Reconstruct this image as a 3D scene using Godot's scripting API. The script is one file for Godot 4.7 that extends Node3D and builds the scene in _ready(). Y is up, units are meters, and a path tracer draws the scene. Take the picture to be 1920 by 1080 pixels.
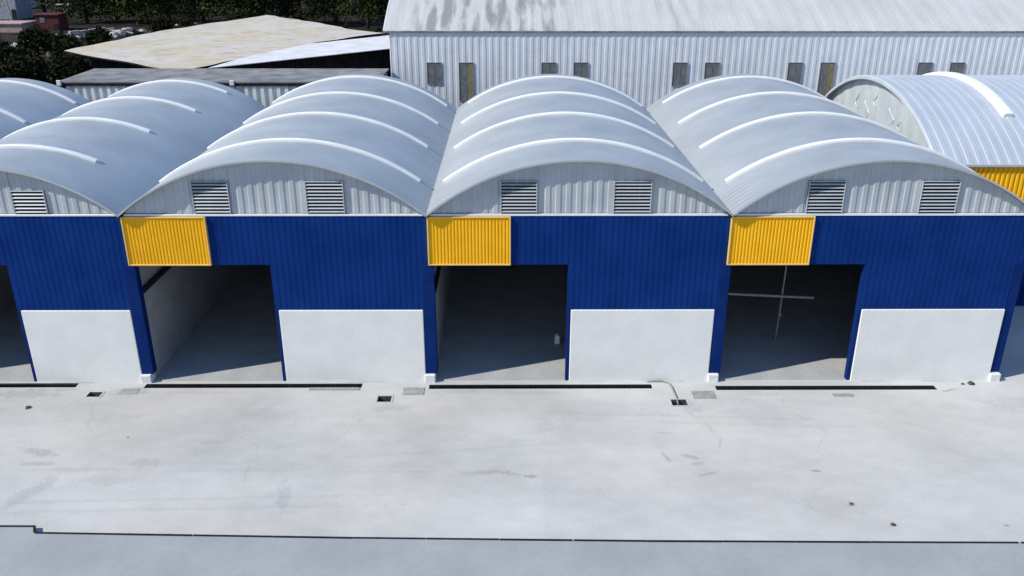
extends Node3D

const H_EAVE := 6.11      # top of the facade
const H_DOOR := 4.40      # door head
const H_WHITE := 2.753    # top of the white dado
const RISE := 1.83        # rise of each barrel roof
const ROOF_Z0 := 0.25
const ROOF_Z1 := -18.6
const TERRAIN_Y := -0.6

var M := {}
var taken := {}
var rng := RandomNumberGenerator.new()

# ------------------------------------------------------------------ naming
func numbered(called: String) -> String:
	if not taken.has(called):
		taken[called] = 0
		return called
	taken[called] += 1
	return "%s_%03d" % [called, taken[called]]

func tag(o: Node, label := "", category := "", group := "", kind := "") -> Node:
	if label != "": o.set_meta("label", label)
	if category != "": o.set_meta("category", category)
	if group != "": o.set_meta("group", group)
	if kind != "": o.set_meta("kind", kind)
	return o

func thing(called: String, label: String, category: String, at := Vector3.ZERO, group := "") -> Node3D:
	var o := Node3D.new()
	o.name = numbered(called)
	add_child(o)
	o.position = at
	tag(o, label, category, group)
	return o

func part(called: String, mesh: Mesh, m: Material, parent: Node, at := Vector3.ZERO) -> MeshInstance3D:
	var o := MeshInstance3D.new()
	o.name = numbered(called) if parent == self else called
	o.mesh = mesh
	o.material_override = m
	parent.add_child(o, true)
	o.position = at
	return o

func struct(called: String, mesh: Mesh, m: Material) -> MeshInstance3D:
	var o := part(called, mesh, m, self)
	o.set_meta("kind", "structure")
	return o

# ------------------------------------------------------------------ mesh helpers
func begin() -> SurfaceTool:
	var st := SurfaceTool.new()
	st.begin(Mesh.PRIMITIVE_TRIANGLES)
	return st

func tri(st: SurfaceTool, a: Vector3, b: Vector3, c: Vector3, na: Vector3, nb: Vector3, nc: Vector3, ua := Vector2.ZERO, ub := Vector2.ZERO, uc := Vector2.ZERO) -> void:
	var f := (a - c).cross(a - b)
	if f.dot(na + nb + nc) < 0.0:
		var t := b; b = c; c = t
		var tn := nb; nb = nc; nc = tn
		var tu := ub; ub = uc; uc = tu
	st.set_normal(na); st.set_uv(ua); st.add_vertex(a)
	st.set_normal(nb); st.set_uv(ub); st.add_vertex(b)
	st.set_normal(nc); st.set_uv(uc); st.add_vertex(c)

func quad(st: SurfaceTool, a: Vector3, b: Vector3, c: Vector3, d: Vector3, n: Vector3) -> void:
	tri(st, a, b, c, n, n, n)
	tri(st, a, c, d, n, n, n)

func quad4(st: SurfaceTool, a: Vector3, b: Vector3, c: Vector3, d: Vector3, na: Vector3, nb: Vector3, nc: Vector3, nd: Vector3) -> void:
	tri(st, a, b, c, na, nb, nc)
	tri(st, a, c, d, na, nc, nd)

# box with chamfered edges, optionally through a transform
func add_box(st: SurfaceTool, lo: Vector3, hi: Vector3, bev := 0.0, xf := Transform3D.IDENTITY) -> void:
	var c := (lo + hi) * 0.5
	var h := (hi - lo) * 0.5
	var b: float = min(bev, min(h.x, min(h.y, h.z)) * 0.45)
	var ax := [Vector3.RIGHT, Vector3.UP, Vector3.BACK]
	for i in 3:
		var j := (i + 1) % 3
		var k := (i + 2) % 3
		for s in [-1.0, 1.0]:
			var n: Vector3 = ax[i] * s
			var o: Vector3 = c + n * h[i]
			var u: Vector3 = ax[j] * (h[j] - b)
			var v: Vector3 = ax[k] * (h[k] - b)
			quad(st, xf * (o - u - v), xf * (o + u - v), xf * (o + u + v), xf * (o - u + v), (xf.basis * n).normalized())
			if b > 0.0:
				for t in [-1.0, 1.0]:
					var m: Vector3 = ax[j] * t
					var p: Vector3 = c + n * h[i] + m * (h[j] - b)
					var q: Vector3 = c + n * (h[i] - b) + m * h[j]
					quad(st, xf * (p - v), xf * (p + v), xf * (q + v), xf * (q - v), (xf.basis * (n + m)).normalized())
	if b > 0.0:
		for sx in [-1.0, 1.0]:
			for sy in [-1.0, 1.0]:
				for sz in [-1.0, 1.0]:
					var s3 := Vector3(sx, sy, sz)
					var px := c + s3 * Vector3(h.x, h.y - b, h.z - b)
					var py := c + s3 * Vector3(h.x - b, h.y, h.z - b)
					var pz := c + s3 * Vector3(h.x - b, h.y - b, h.z)
					var n3 := (xf.basis * s3).normalized()
					tri(st, xf * px, xf * py, xf * pz, n3, n3, n3)

func box(lo: Vector3, hi: Vector3, bev := 0.0) -> ArrayMesh:
	var st := begin()
	add_box(st, lo, hi, bev)
	return st.commit()

# bar of square section between two points
func bar(a: Vector3, b: Vector3, w: float, d := -1.0) -> ArrayMesh:
	var st := begin()
	add_bar(st, a, b, w, d)
	return st.commit()

func add_bar(st: SurfaceTool, a: Vector3, b: Vector3, w: float, d := -1.0) -> void:
	if d < 0.0: d = w
	var y := (b - a).normalized()
	var x := y.cross(Vector3.BACK)
	if x.length() < 0.1: x = y.cross(Vector3.RIGHT)
	x = x.normalized()
	var z := x.cross(y)
	var l := (b - a).length()
	add_box(st, Vector3(-w / 2, 0, -d / 2), Vector3(w / 2, l, d / 2), w * 0.12, Transform3D(Basis(x, y, z), a))

# trapezoid profile along one axis: list of [position, height]
func profile(x0: float, x1: float, pitch: float, depth: float) -> Array:
	var out := []
	var marks := [[0.0, 0.0], [0.36, 0.0], [0.46, 1.0], [0.86, 1.0], [0.96, 0.0]]
	var k := floori(x0 / pitch)
	var last := -1.0e9
	while k * pitch < x1:
		for m in marks:
			var x: float = (k + m[0]) * pitch
			if x <= x0 or x >= x1:
				continue
			if out.is_empty():
				out.append([x0, m[1] * depth if x - x0 < 0.02 else 0.0])
			if x - last > 0.0005:
				out.append([x, m[1] * depth])
				last = x
		k += 1
	if out.is_empty(): out.append([x0, 0.0])
	out.append([x1, out[-1][1]])
	return out

# upright ribbed sheet in the XY plane, ribs standing out towards +z
func add_sheet(st: SurfaceTool, x0: float, x1: float, lo: Callable, hi: Callable, pitch: float, depth: float, z: float, back := 0.03) -> void:
	var p := profile(x0, x1, pitch, depth)
	for i in p.size() - 1:
		var xa: float = p[i][0]; var xb: float = p[i + 1][0]
		var za: float = z + p[i][1]; var zb: float = z + p[i + 1][1]
		var n := Vector3(-(zb - za), 0, xb - xa).normalized()
		var la: float = lo.call(xa); var lb: float = lo.call(xb)
		var ha: float = hi.call(xa); var hb: float = hi.call(xb)
		if ha - la < 0.004 and hb - lb < 0.004: continue
		quad(st, Vector3(xa, la, za), Vector3(xb, lb, zb), Vector3(xb, hb, zb), Vector3(xa, ha, za), n)
		quad(st, Vector3(xa, la, z - back), Vector3(xb, lb, z - back), Vector3(xb, lb, zb), Vector3(xa, la, za), Vector3.DOWN)
		quad(st, Vector3(xa, ha, z - back), Vector3(xb, hb, z - back), Vector3(xb, hb, zb), Vector3(xa, ha, za), Vector3.UP)
	var a0: float = lo.call(x0); var a1: float = hi.call(x0)
	var b0: float = lo.call(x1); var b1: float = hi.call(x1)
	quad(st, Vector3(x0, a0, z - back), Vector3(x0, a0, z + p[0][1]), Vector3(x0, a1, z + p[0][1]), Vector3(x0, a1, z - back), Vector3.LEFT)
	quad(st, Vector3(x1, b0, z - back), Vector3(x1, b0, z + p[-1][1]), Vector3(x1, b1, z + p[-1][1]), Vector3(x1, b1, z - back), Vector3.RIGHT)

func flat(v: float) -> Callable:
	return func(_x): return v

# circular arc over a chord of width w
class Arc:
	var w: float
	var rise: float
	var base: float
	var r: float
	var cy: float
	var amax: float
	func _init(width: float, rise_: float, base_: float) -> void:
		w = width; rise = rise_; base = base_
		r = (w * w / 4.0 + rise * rise) / (2.0 * rise)
		cy = base + rise - r
		amax = asin(w / 2.0 / r)
	func y(x: float) -> float:
		var d := x - w / 2.0
		return cy + sqrt(max(0.0, r * r - d * d))
	func ang(x: float) -> float:
		return asin(clamp((x - w / 2.0) / r, -1.0, 1.0))
	func pt(a: float, off: float) -> Vector2:
		return Vector2(w / 2.0 + (r + off) * sin(a), cy + (r + off) * cos(a))

# barrel roof sheet whose ribs follow the arc; z runs along the vault
func barrel(arc: Arc, z0: float, z1: float, pitch: float, depth: float, thick: float, segs: int) -> ArrayMesh:
	var st := begin()
	var p := profile(z1, z0, pitch, depth)
	for i in p.size() - 1:
		var za: float = p[i][0]; var zb: float = p[i + 1][0]
		var da: float = p[i][1]; var db: float = p[i + 1][1]
		for s in segs:
			var a := lerpf(-arc.amax, arc.amax, float(s) / segs)
			var b := lerpf(-arc.amax, arc.amax, float(s + 1) / segs)
			var ra := Vector3(sin(a), cos(a), 0); var rb := Vector3(sin(b), cos(b), 0)
			var na := (ra * (zb - za) - Vector3.BACK * (db - da)).normalized()
			var nb := (rb * (zb - za) - Vector3.BACK * (db - da)).normalized()
			var paa := arc.pt(a, thick + da); var pab := arc.pt(a, thick + db)
			var pba := arc.pt(b, thick + da); var pbb := arc.pt(b, thick + db)
			quad4(st, Vector3(paa.x, paa.y, za), Vector3(pab.x, pab.y, zb), Vector3(pbb.x, pbb.y, zb), Vector3(pba.x, pba.y, za), na, na, nb, nb)
	for s in segs:
		var a := lerpf(-arc.amax, arc.amax, float(s) / segs)
		var b := lerpf(-arc.amax, arc.amax, float(s + 1) / segs)
		var a0 := arc.pt(a, 0.0); var b0 := arc.pt(b, 0.0)
		var a1 := arc.pt(a, thick + p[-1][1]); var b1 := arc.pt(b, thick + p[-1][1])
		var a2 := arc.pt(a, thick + p[0][1]); var b2 := arc.pt(b, thick + p[0][1])
		quad4(st, Vector3(a0.x, a0.y, z0), Vector3(a0.x, a0.y, z1), Vector3(b0.x, b0.y, z1), Vector3(b0.x, b0.y, z0), -Vector3(sin(a), cos(a), 0), -Vector3(sin(a), cos(a), 0), -Vector3(sin(b), cos(b), 0), -Vector3(sin(b), cos(b), 0))
		quad(st, Vector3(a0.x, a0.y, z0), Vector3(b0.x, b0.y, z0), Vector3(b1.x, b1.y, z0), Vector3(a1.x, a1.y, z0), Vector3.BACK)
		quad(st, Vector3(a0.x, a0.y, z1), Vector3(b0.x, b0.y, z1), Vector3(b2.x, b2.y, z1), Vector3(a2.x, a2.y, z1), Vector3.FORWARD)
	return st.commit()

# curved box riding on the arc from angle a0 to a1: rounded top, closed ends
func strip(arc: Arc, xa: float, xb: float, zc: float, width: float, off: float, height: float, segs := 28) -> ArrayMesh:
	var st := begin()
	var sec := [Vector2(-width / 2, 0), Vector2(-width / 2, height * 0.72), Vector2(-width * 0.33, height), Vector2(width * 0.33, height), Vector2(width / 2, height * 0.72), Vector2(width / 2, 0)]
	var a0 := arc.ang(xa); var a1 := arc.ang(xb)
	for s in segs:
		var a := lerpf(a0, a1, float(s) / segs)
		var b := lerpf(a0, a1, float(s + 1) / segs)
		for i in sec.size() - 1:
			var p: Vector2 = sec[i]; var q: Vector2 = sec[i + 1]
			var e := q - p
			var nr := e.x; var nz := -e.y
			var na := (Vector3(sin(a), cos(a), 0) * nr + Vector3.BACK * nz).normalized()
			var nb := (Vector3(sin(b), cos(b), 0) * nr + Vector3.BACK * nz).normalized()
			var v := []
			for g in [[a, p], [a, q], [b, q], [b, p]]:
				var w: Vector2 = arc.pt(g[0], off + g[1].y)
				v.append(Vector3(w.x, w.y, zc + g[1].x))
			quad4(st, v[0], v[1], v[2], v[3], na, na, nb, nb)
	for g in [[a0, -1.0], [a1, 1.0]]:
		var n: Vector3 = Vector3(cos(g[0]), -sin(g[0]), 0) * g[1]
		var v := []
		for q in sec:
			var w: Vector2 = arc.pt(g[0], off + q.y)
			v.append(Vector3(w.x, w.y, zc + q.x))
		for i in range(1, v.size() - 1):
			tri(st, v[0], v[i], v[i + 1], n, n, n)
	return st.commit()

# flat polygon slab from an outline in XZ
func slab(poly: PackedVector2Array, y0: float, y1: float) -> ArrayMesh:
	var st := begin()
	var idx := Geometry2D.triangulate_polygon(poly)
	for i in range(0, idx.size(), 3):
		var a := poly[idx[i]]; var b := poly[idx[i + 1]]; var c := poly[idx[i + 2]]
		tri(st, Vector3(a.x, y1, a.y), Vector3(b.x, y1, b.y), Vector3(c.x, y1, c.y), Vector3.UP, Vector3.UP, Vector3.UP)
		tri(st, Vector3(a.x, y0, a.y), Vector3(b.x, y0, b.y), Vector3(c.x, y0, c.y), Vector3.DOWN, Vector3.DOWN, Vector3.DOWN)
	var cw := 1.0 if Geometry2D.is_polygon_clockwise(poly) else -1.0
	for i in poly.size():
		var a := poly[i]; var b := poly[(i + 1) % poly.size()]
		var e := (b - a).normalized()
		var n := Vector3(-e.y, 0, e.x) * cw
		quad(st, Vector3(a.x, y0, a.y), Vector3(b.x, y0, b.y), Vector3(b.x, y1, b.y), Vector3(a.x, y1, a.y), n)
	return st.commit()

# ------------------------------------------------------------------ materials
func noise_img(seed_: int, freq: float, size: int, octaves := 4) -> Image:
	var n := FastNoiseLite.new()
	n.seed = seed_
	n.noise_type = FastNoiseLite.TYPE_SIMPLEX_SMOOTH
	n.frequency = freq
	n.fractal_octaves = octaves
	var img := n.get_seamless_image(size, size)
	img.convert(Image.FORMAT_L8)
	return img

func s8(v: float) -> int:
	var c := clampf(v, 0.0, 1.0)
	var s := 12.92 * c if c <= 0.0031308 else 1.055 * pow(c, 1.0 / 2.4) - 0.055
	return int(s * 255.0 + 0.5)

# c1, c2: linear base colours mixed by coarse noise; speck: fine grain amount
func mat(key: String, c1: Color, c2: Color, rough: float, metal: float, metres: float, seed_: int, speck := 0.06, bump := 0.0) -> StandardMaterial3D:
	var size := 256
	var coarse := noise_img(seed_, 0.012, size, 5).get_data()
	var fine := noise_img(seed_ + 7, 0.11, size, 3).get_data()
	var lut := PackedByteArray()
	lut.resize(4096)
	for i in 4096: lut[i] = s8(i / 4095.0)
	var out := PackedByteArray()
	out.resize(size * size * 3)
	for i in size * size:
		var t := clampf((coarse[i] / 255.0 - 0.5) * 1.7 + 0.5, 0.0, 1.0)
		var g := (1.0 + (fine[i] / 255.0 - 0.5) * 2.0 * speck) * 4095.0
		out[i * 3] = lut[clampi(int(lerpf(c1.r, c2.r, t) * g), 0, 4095)]
		out[i * 3 + 1] = lut[clampi(int(lerpf(c1.g, c2.g, t) * g), 0, 4095)]
		out[i * 3 + 2] = lut[clampi(int(lerpf(c1.b, c2.b, t) * g), 0, 4095)]
	var img := Image.create_from_data(size, size, false, Image.FORMAT_RGB8, out)
	img.generate_mipmaps()
	var m := StandardMaterial3D.new()
	m.albedo_texture = ImageTexture.create_from_image(img)
	m.uv1_triplanar = true
	m.uv1_world_triplanar = true
	m.uv1_scale = Vector3.ONE / metres
	m.roughness = rough
	m.metallic = metal
	m.metallic_specular = 0.25
	m.cull_mode = BaseMaterial3D.CULL_DISABLED
	if bump > 0.0:
		var ni := noise_img(seed_ + 13, 0.06, size, 4)
		ni.bump_map_to_normal_map(4.0)
		m.normal_enabled = true
		m.normal_texture = ImageTexture.create_from_image(ni)
		m.normal_scale = bump
	M[key] = m
	return m

func C(r: float, g: float, b: float) -> Color: return Color(r, g, b)

func make_materials() -> void:
	mat("roof", C(.47, .48, .475), C(.56, .57, .56), .45, .6, 9.0, 11, .03)
	mat("roof_far", C(.60, .61, .62), C(.67, .68, .69), .45, .5, 7.0, 12, .04)
	mat("strip", C(.68, .69, .69), C(.75, .76, .76), .4, 0.0, 3.0, 13, .03)
	mat("gable", C(.40, .43, .45), C(.46, .49, .51), .5, .2, 4.0, 14, .04)
	mat("trim", C(.66, .68, .72), C(.74, .76, .79), .45, .1, 3.0, 15, .04)
	mat("blue", C(.0035, .024, .130), C(.0055, .031, .160), .6, 0.0, 6.0, 16, .05)
	mat("blue_post", C(.004, .020, .11), C(.006, .024, .125), .55, 0.0, 3.0, 17, .06)
	mat("yellow", C(.80, .40, .010), C(.86, .44, .014), .45, 0.0, 3.0, 18, .05)
	mat("yellow_trim", C(.66, .42, .12), C(.72, .48, .16), .5, 0.0, 2.0, 19, .05)
	mat("white_wall", C(.66, .66, .635), C(.71, .705, .68), .8, 0.0, 5.0, 20, .03)
	mat("plinth", C(.62, .62, .61), C(.74, .74, .73), .85, 0.0, 1.5, 21, .08, .4)
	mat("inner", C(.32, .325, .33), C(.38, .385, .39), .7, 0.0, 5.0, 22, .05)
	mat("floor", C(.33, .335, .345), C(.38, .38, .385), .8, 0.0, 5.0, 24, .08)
	mat("dark_metal", C(.016, .018, .022), C(.03, .032, .036), .55, .3, 1.5, 25, .1)
	mat("steel", C(.26, .255, .25), C(.34, .33, .32), .5, .1, 1.5, 26, .08)
	mat("concrete", C(.36, .37, .37), C(.46, .46, .455), .85, 0.0, 9.0, 27, .06)
	mat("cover", C(.24, .245, .25), C(.32, .32, .32), .9, 0.0, 1.2, 28, .12, .4)
	mat("platform", C(.29, .298, .308), C(.325, .333, .342), .8, 0.0, 7.0, 29, .04)
	mat("platform_b", C(.31, .33, .36), C(.36, .38, .41), .8, 0.0, 5.0, 30, .04)
	mat("soil", C(.016, .014, .013), C(.045, .036, .030), .95, 0.0, 14.0, 31, .4)
	mat("grey_roof", C(.15, .15, .155), C(.25, .245, .24), .7, .1, 5.0, 32, .12)
	mat("far_wall", C(.62, .64, .68), C(.70, .72, .75), .5, .2, 5.0, 33, .06)
	mat("pane_grey", C(.12, .13, .14), C(.18, .185, .19), .25, 0.0, 1.5, 34, .15)
	mat("pane_ochre", C(.17, .155, .10), C(.24, .21, .13), .35, 0.0, 1.5, 35, .15)
	mat("shed_white", C(.56, .55, .55), C(.66, .65, .65), .7, .05, 8.0, 36, .08)
	mat("shed_shade", C(.010, .010, .013), C(.022, .02, .022), .9, 0.0, 3.0, 37, .2)  # near-black colour holds the shade under the open shed
	mat("bark", C(.03, .022, .016), C(.06, .045, .033), .95, 0.0, 1.0, 38, .2, .6)
	mat("leaf", C(.020, .028, .009), C(.060, .075, .022), 1.0, 0.0, 3.0, 39, .3)
	mat("leaf_dark", C(.012, .016, .007), C(.024, .028, .012), 1.0, 0.0, 3.0, 40, .3)
	mat("rubble", C(.30, .27, .24), C(.5, .47, .42), .9, 0.0, 1.0, 41, .15, .4)
	mat("rubble_dark", C(.05, .045, .04), C(.12, .11, .1), .95, 0.0, 1.0, 42, .2, .4)
	mat("house_grey", C(.22, .23, .28), C(.32, .33, .38), .8, 0.0, 4.0, 43, .1)
	mat("house_pink", C(.34, .24, .23), C(.42, .31, .29), .8, 0.0, 4.0, 44, .1)
	mat("house_red", C(.07, .02, .024), C(.10, .028, .032), .7, 0.0, 3.0, 45, .1)
	mat("pipe_dark", C(.05, .055, .065), C(.09, .095, .1), .7, 0.0, 1.0, 46, .1)
	mat("hose", C(.20, .20, .19), C(.28, .28, .26), .7, 0.0, .5, 47, .1)
	mat("can", C(.72, .72, .70), C(.8, .8, .78), .5, 0.0, .5, 48, .04)
	for k in ["leaf", "leaf_dark", "blue", "blue_post", "soil", "shed_shade"]: M[k].metallic_specular = .12
	M["yard"] = yard_material()
	M["old_roof"] = old_roof_material()
	M["tan_roof"] = tan_roof_material()

# placed map on XZ (or any UV) built from a colour function
func placed(w: int, h: int, data: PackedByteArray) -> StandardMaterial3D:
	var img := Image.create_from_data(w, h, false, Image.FORMAT_RGB8, data)
	img.generate_mipmaps()
	var m := StandardMaterial3D.new()
	m.albedo_texture = ImageTexture.create_from_image(img)
	m.texture_repeat = false
	m.metallic_specular = 0.35
	m.cull_mode = BaseMaterial3D.CULL_DISABLED
	return m

const YX0 := -26.0
const YX1 := 26.0
const YZ0 := -7.0
const YZ1 := 13.0

# worn concrete: pour tones, dusty patches, tyre scuffs and spots seen in the yard
func yard_material() -> StandardMaterial3D:
	var w := 1820; var h := 700
	var n1 := FastNoiseLite.new(); n1.seed = 3; n1.frequency = 0.16; n1.fractal_octaves = 4
	var n2 := FastNoiseLite.new(); n2.seed = 9; n2.frequency = 1.6; n2.fractal_octaves = 3
	var n3 := FastNoiseLite.new(); n3.seed = 21; n3.frequency = 9.0; n3.fractal_octaves = 2
	var val := PackedFloat32Array(); val.resize(w * h)
	var warm := PackedFloat32Array(); warm.resize(w * h)
	for j in h:
		var z := lerpf(YZ0, YZ1, (j + .5) / h)
		for i in w:
			var x := lerpf(YX0, YX1, (i + .5) / w)
			var a := n1.get_noise_2d(x, z * 1.5)
			var v := 1.0 + 0.15 * a + 0.06 * n2.get_noise_2d(x * .6, z) + 0.05 * n3.get_noise_2d(x, z)
			# older pour to the left, newer and lighter to the right
			v *= lerpf(0.955, 1.03, smoothstep(-5.0, 6.0, x + 4.0 * a))
			if z > 5.45 + .12 * a and x < 1.0: v *= 1.035
			val[j * w + i] = v
			warm[j * w + i] = n1.get_noise_2d(x + 80.0, z - 40.0)
	# [x, z, rx, rz, turn, amount]
	var st := [
		[-16.0, 1.85, .10, .14, 0, .75], [-11.93, 3.68, .06, .08, 0, .5], [9.1, 5.6, .22, .06, 0, .35], [9.55, 7.19, .08, .1, 0, .55],
		[10.32, 8.13, .13, .07, 0, .75], [13.35, 8.14, .08, .05, 0, .4], [-14.3, 4.5, .8, .22, -.25, .2], [-14.0, 5.14, .7, .14, 0, .18],
		[-10.9, 5.1, .6, .3, 0, .13], [-.6, 5.62, .7, .16, .1, .18], [.7, 5.84, .28, .09, 0, .3], [.1, 5.7, .5, .12, -.2, .16],
		[-13.5, 6.5, .35, 1.1, -.5, .12], [-11.6, 6.0, .9, .3, 0, .08], [-6.3, 6.76, .25, .9, .2, .11], [-7.9, 2.4, 1.6, .7, 0, .05],
		[-12.9, 2.6, .9, .5, 0, .06], [4.8, 4.85, .08, .35, .3, .22], [5.55, 4.85, .35, .13, -.5, .22], [5.7, 5.2, .25, .12, .3, .16],
		[5.85, 5.75, .5, .06, .35, .2], [6.5, 3.2, .06, .6, .15, .1], [6.62, 4.1, .05, .55, -.3, .15], [4.9, 3.5, .45, .08, 0, .13],
		[-16.5, .9, 1.4, .35, 0, .17], [-13.0, .75, .9, .35, 0, .16], [-10.5, .85, 2.0, .15, 0, .08], [-1.5, .8, 1.0, .18, 0, .1],
		[.9, .9, 1.6, .12, 0, .09], [9.0, 1.0, 1.1, .14, 0, .08], [11.6, 1.1, .5, .16, 0, .14], [15.4, .75, .4, .1, .3, .28],
		[-3.9, 1.9, .8, .3, 0, .12], [6.2, 1.9, .4, .5, 0, .1], [-2.5, 3.2, .5, .3, 0, .05], [1.2, 3.0, .3, .7, 0, .06],
		[17.3, 1.6, 1.6, .6, 0, .10], [2.6, 2.2, 2.6, .8, 0, .04], [9.0, 7.2, 1.2, .8, .2, .05], [-4.5, 7.4, 2.0, .5, 0, .05],
		[-15.9, .62, 1.2, .08, 0, .2], [-8.0, 5.5, 3.0, .10, .01, .07], [-12.5, 5.45, 2.0, .12, 0, .08], [-3.5, 5.58, 2.4, .07, 0, .06],
		[-9.2, 4.0, .5, .12, .1, .09], [-7.1, 4.3, .3, .08, .2, .08], [-5.0, 3.0, .9, .4, 0, .05], [2.0, 6.6, .9, .2, 0, .04],
	]
	for c in [[-9.5, 6.9, 7.5, .09, .03, .07], [-9.2, 7.35, 7.0, .08, .03, .06], [6.5, 2.5, 6.5, .08, -.05, .06], [6.9, 2.95, 6.0, .08, -.05, .05], [-1.0, 4.4, 5.0, .09, .12, .05]]: st.append(c)
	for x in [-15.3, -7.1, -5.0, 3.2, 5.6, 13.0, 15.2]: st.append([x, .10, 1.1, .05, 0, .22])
	var cg := RandomNumberGenerator.new(); cg.seed = 12
	for c in [[5.9, 1.9, 1.2, 34], [-4.2, 1.7, 1.9, 30], [-14.2, 1.3, 1.3, 26], [9.4, 1.2, 1.6, 40], [-9.0, 3.4, .4, 36]]:
		var p := Vector2(c[0], c[1]); var an: float = c[2]
		for k in c[3]:
			st.append([p.x, p.y, .085, .014, -an, .16])
			p += Vector2(cos(an), sin(an)) * .1
			an += cg.randf_range(-.35, .35)
	for s in st:
		var R: float = max(s[2], s[3]) * 1.5
		var i0 := int((s[0] - R - YX0) / (YX1 - YX0) * w); var i1 := int((s[0] + R - YX0) / (YX1 - YX0) * w)
		var j0 := int((s[1] - R - YZ0) / (YZ1 - YZ0) * h); var j1 := int((s[1] + R - YZ0) / (YZ1 - YZ0) * h)
		var ca := cos(s[4]); var sa := sin(s[4])
		for j in range(max(j0, 0), min(j1, h)):
			for i in range(max(i0, 0), min(i1, w)):
				var x: float = lerpf(YX0, YX1, (i + .5) / w) - s[0]
				var z: float = lerpf(YZ0, YZ1, (j + .5) / h) - s[1]
				var u: float = (x * ca - z * sa) / s[2]; var q: float = (x * sa + z * ca) / s[3]
				var d := sqrt(u * u + q * q) + .45 * n2.get_noise_2d((x + s[0]) * 1.3, (z + s[1]) * 1.3) + .25 * n3.get_noise_2d(x + s[0], z + s[1])
				val[j * w + i] *= 1.0 - s[5] * (1.0 - smoothstep(.45, 1.05, d))
	var lut := PackedByteArray(); lut.resize(4096)
	for i in 4096: lut[i] = s8(i / 4095.0)
	var out := PackedByteArray(); out.resize(w * h * 3)
	for i in w * h:
		var g := val[i] * 0.44 * 4095.0
		var k := warm[i] * 0.035
		out[i * 3] = lut[clampi(int(g * (1.045 + k)), 0, 4095)]
		out[i * 3 + 1] = lut[clampi(int(g * 1.02), 0, 4095)]
		out[i * 3 + 2] = lut[clampi(int(g * (.99 - k)), 0, 4095)]
	var m := placed(w, h, out)
	m.roughness = .85
	return m

# lime-washed old roof with black mould streaks running down the slope
func old_roof_material() -> StandardMaterial3D:
	var w := 1024; var h := 384
	var n1 := FastNoiseLite.new(); n1.seed = 5; n1.frequency = 1.0; n1.fractal_octaves = 4
	var n2 := FastNoiseLite.new(); n2.seed = 15; n2.frequency = 1.0; n2.fractal_octaves = 4
	var out := PackedByteArray(); out.resize(w * h * 3)
	for j in h:
		for i in w:
			var x := float(i) / w * 60.0      # metres from the left rake
			var y := float(j) / h * 14.0      # metres up from the eave
			var a := n1.get_noise_2d(x * 1.3, y * .16)
			var b := n2.get_noise_2d(x * .32, y * .22)
			var zone := smoothstep(.4, 3.0, x) * (1.0 - smoothstep(9.2, 12.0, x)) + .35 * smoothstep(15.5, 17.5, x) * (1.0 - smoothstep(18.0, 20.0, x)) + .10
			var d := clampf(zone * (smoothstep(-.30, .55, a + b * .6)), 0.0, 1.0)
			d = max(d * .8, .75 * smoothstep(.22, .5, n2.get_noise_2d(x * .35 + 40.0, y * 1.6)) * smoothstep(8.0, 8.6, y))
			var v := (.46 + .06 * b + .05 * n1.get_noise_2d(x * 5.0, y * 5.0)) * (1.0 - .62 * d)
			var o := (j * w + i) * 3
			out[o] = s8(v * 1.01); out[o + 1] = s8(v); out[o + 2] = s8(v * (.985 + .02 * d))
	var m := placed(w, h, out)
	m.roughness = .8
	return m

# dusty sand-coloured sheet roof
func tan_roof_material() -> StandardMaterial3D:
	var w := 512; var h := 512
	var n1 := FastNoiseLite.new(); n1.seed = 45; n1.frequency = 1.0; n1.fractal_octaves = 5
	var out := PackedByteArray(); out.resize(w * h * 3)
	for j in h:
		for i in w:
			var x := float(i) / w * 40.0; var z := float(j) / h * 70.0
			var a := n1.get_noise_2d(x * .16, z * .10)
			var b := n1.get_noise_2d(x * .7 + 50.0, z * .35)
			var t := clampf(.5 + a * 1.6, 0.0, 1.0)
			var v := 1.0 + .10 * b
			var dk := 1.0 - .2 * smoothstep(.18, .42, n1.get_noise_2d(x * .28 - 30.0, z * .5))
			var o := (j * w + i) * 3
			out[o] = s8(lerpf(.50, .48, t) * v * dk); out[o + 1] = s8(lerpf(.455, .415, t) * v * dk); out[o + 2] = s8(lerpf(.41, .31, t) * v * dk)
	var m := placed(w, h, out)
	m.roughness = .9
	return m

# ------------------------------------------------------------------ the warehouse row
var mesh_cache := {}

func cached(key: String, f: Callable) -> Mesh:
	if not mesh_cache.has(key): mesh_cache[key] = f.call()
	return mesh_cache[key]

func louvre(parent: Node3D, x0: float, x1: float, y0: float, y1: float) -> void:
	var l := Node3D.new()
	l.name = "louvre"
	parent.add_child(l, true)
	l.position = Vector3(x0, y0, -0.01)
	var w := x1 - x0; var h := y1 - y0
	var st := begin()
	add_box(st, Vector3(0, 0, .0), Vector3(.03, h, .055), .006)
	add_box(st, Vector3(w - .03, 0, .0), Vector3(w, h, .055), .006)
	add_box(st, Vector3(.03, h - .03, .0), Vector3(w - .03, h, .053), .006)
	part("frame", st.commit(), M.gable, l)
	var n := 9 if h > .9 else 6
	var pitch := (h - .05) / n
	for i in n:
		var sl: Mesh = cached("slat%.2f" % w, func():
			var s := begin()
			add_box(s, Vector3(.032, -.006, -.032), Vector3(w - .032, .006, .032), .003, Transform3D(Basis(Vector3.RIGHT, .75), Vector3.ZERO))
			return s.commit())
		part("slat", sl, M.gable, l, Vector3(0, .055 + pitch * i, .03))

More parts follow.
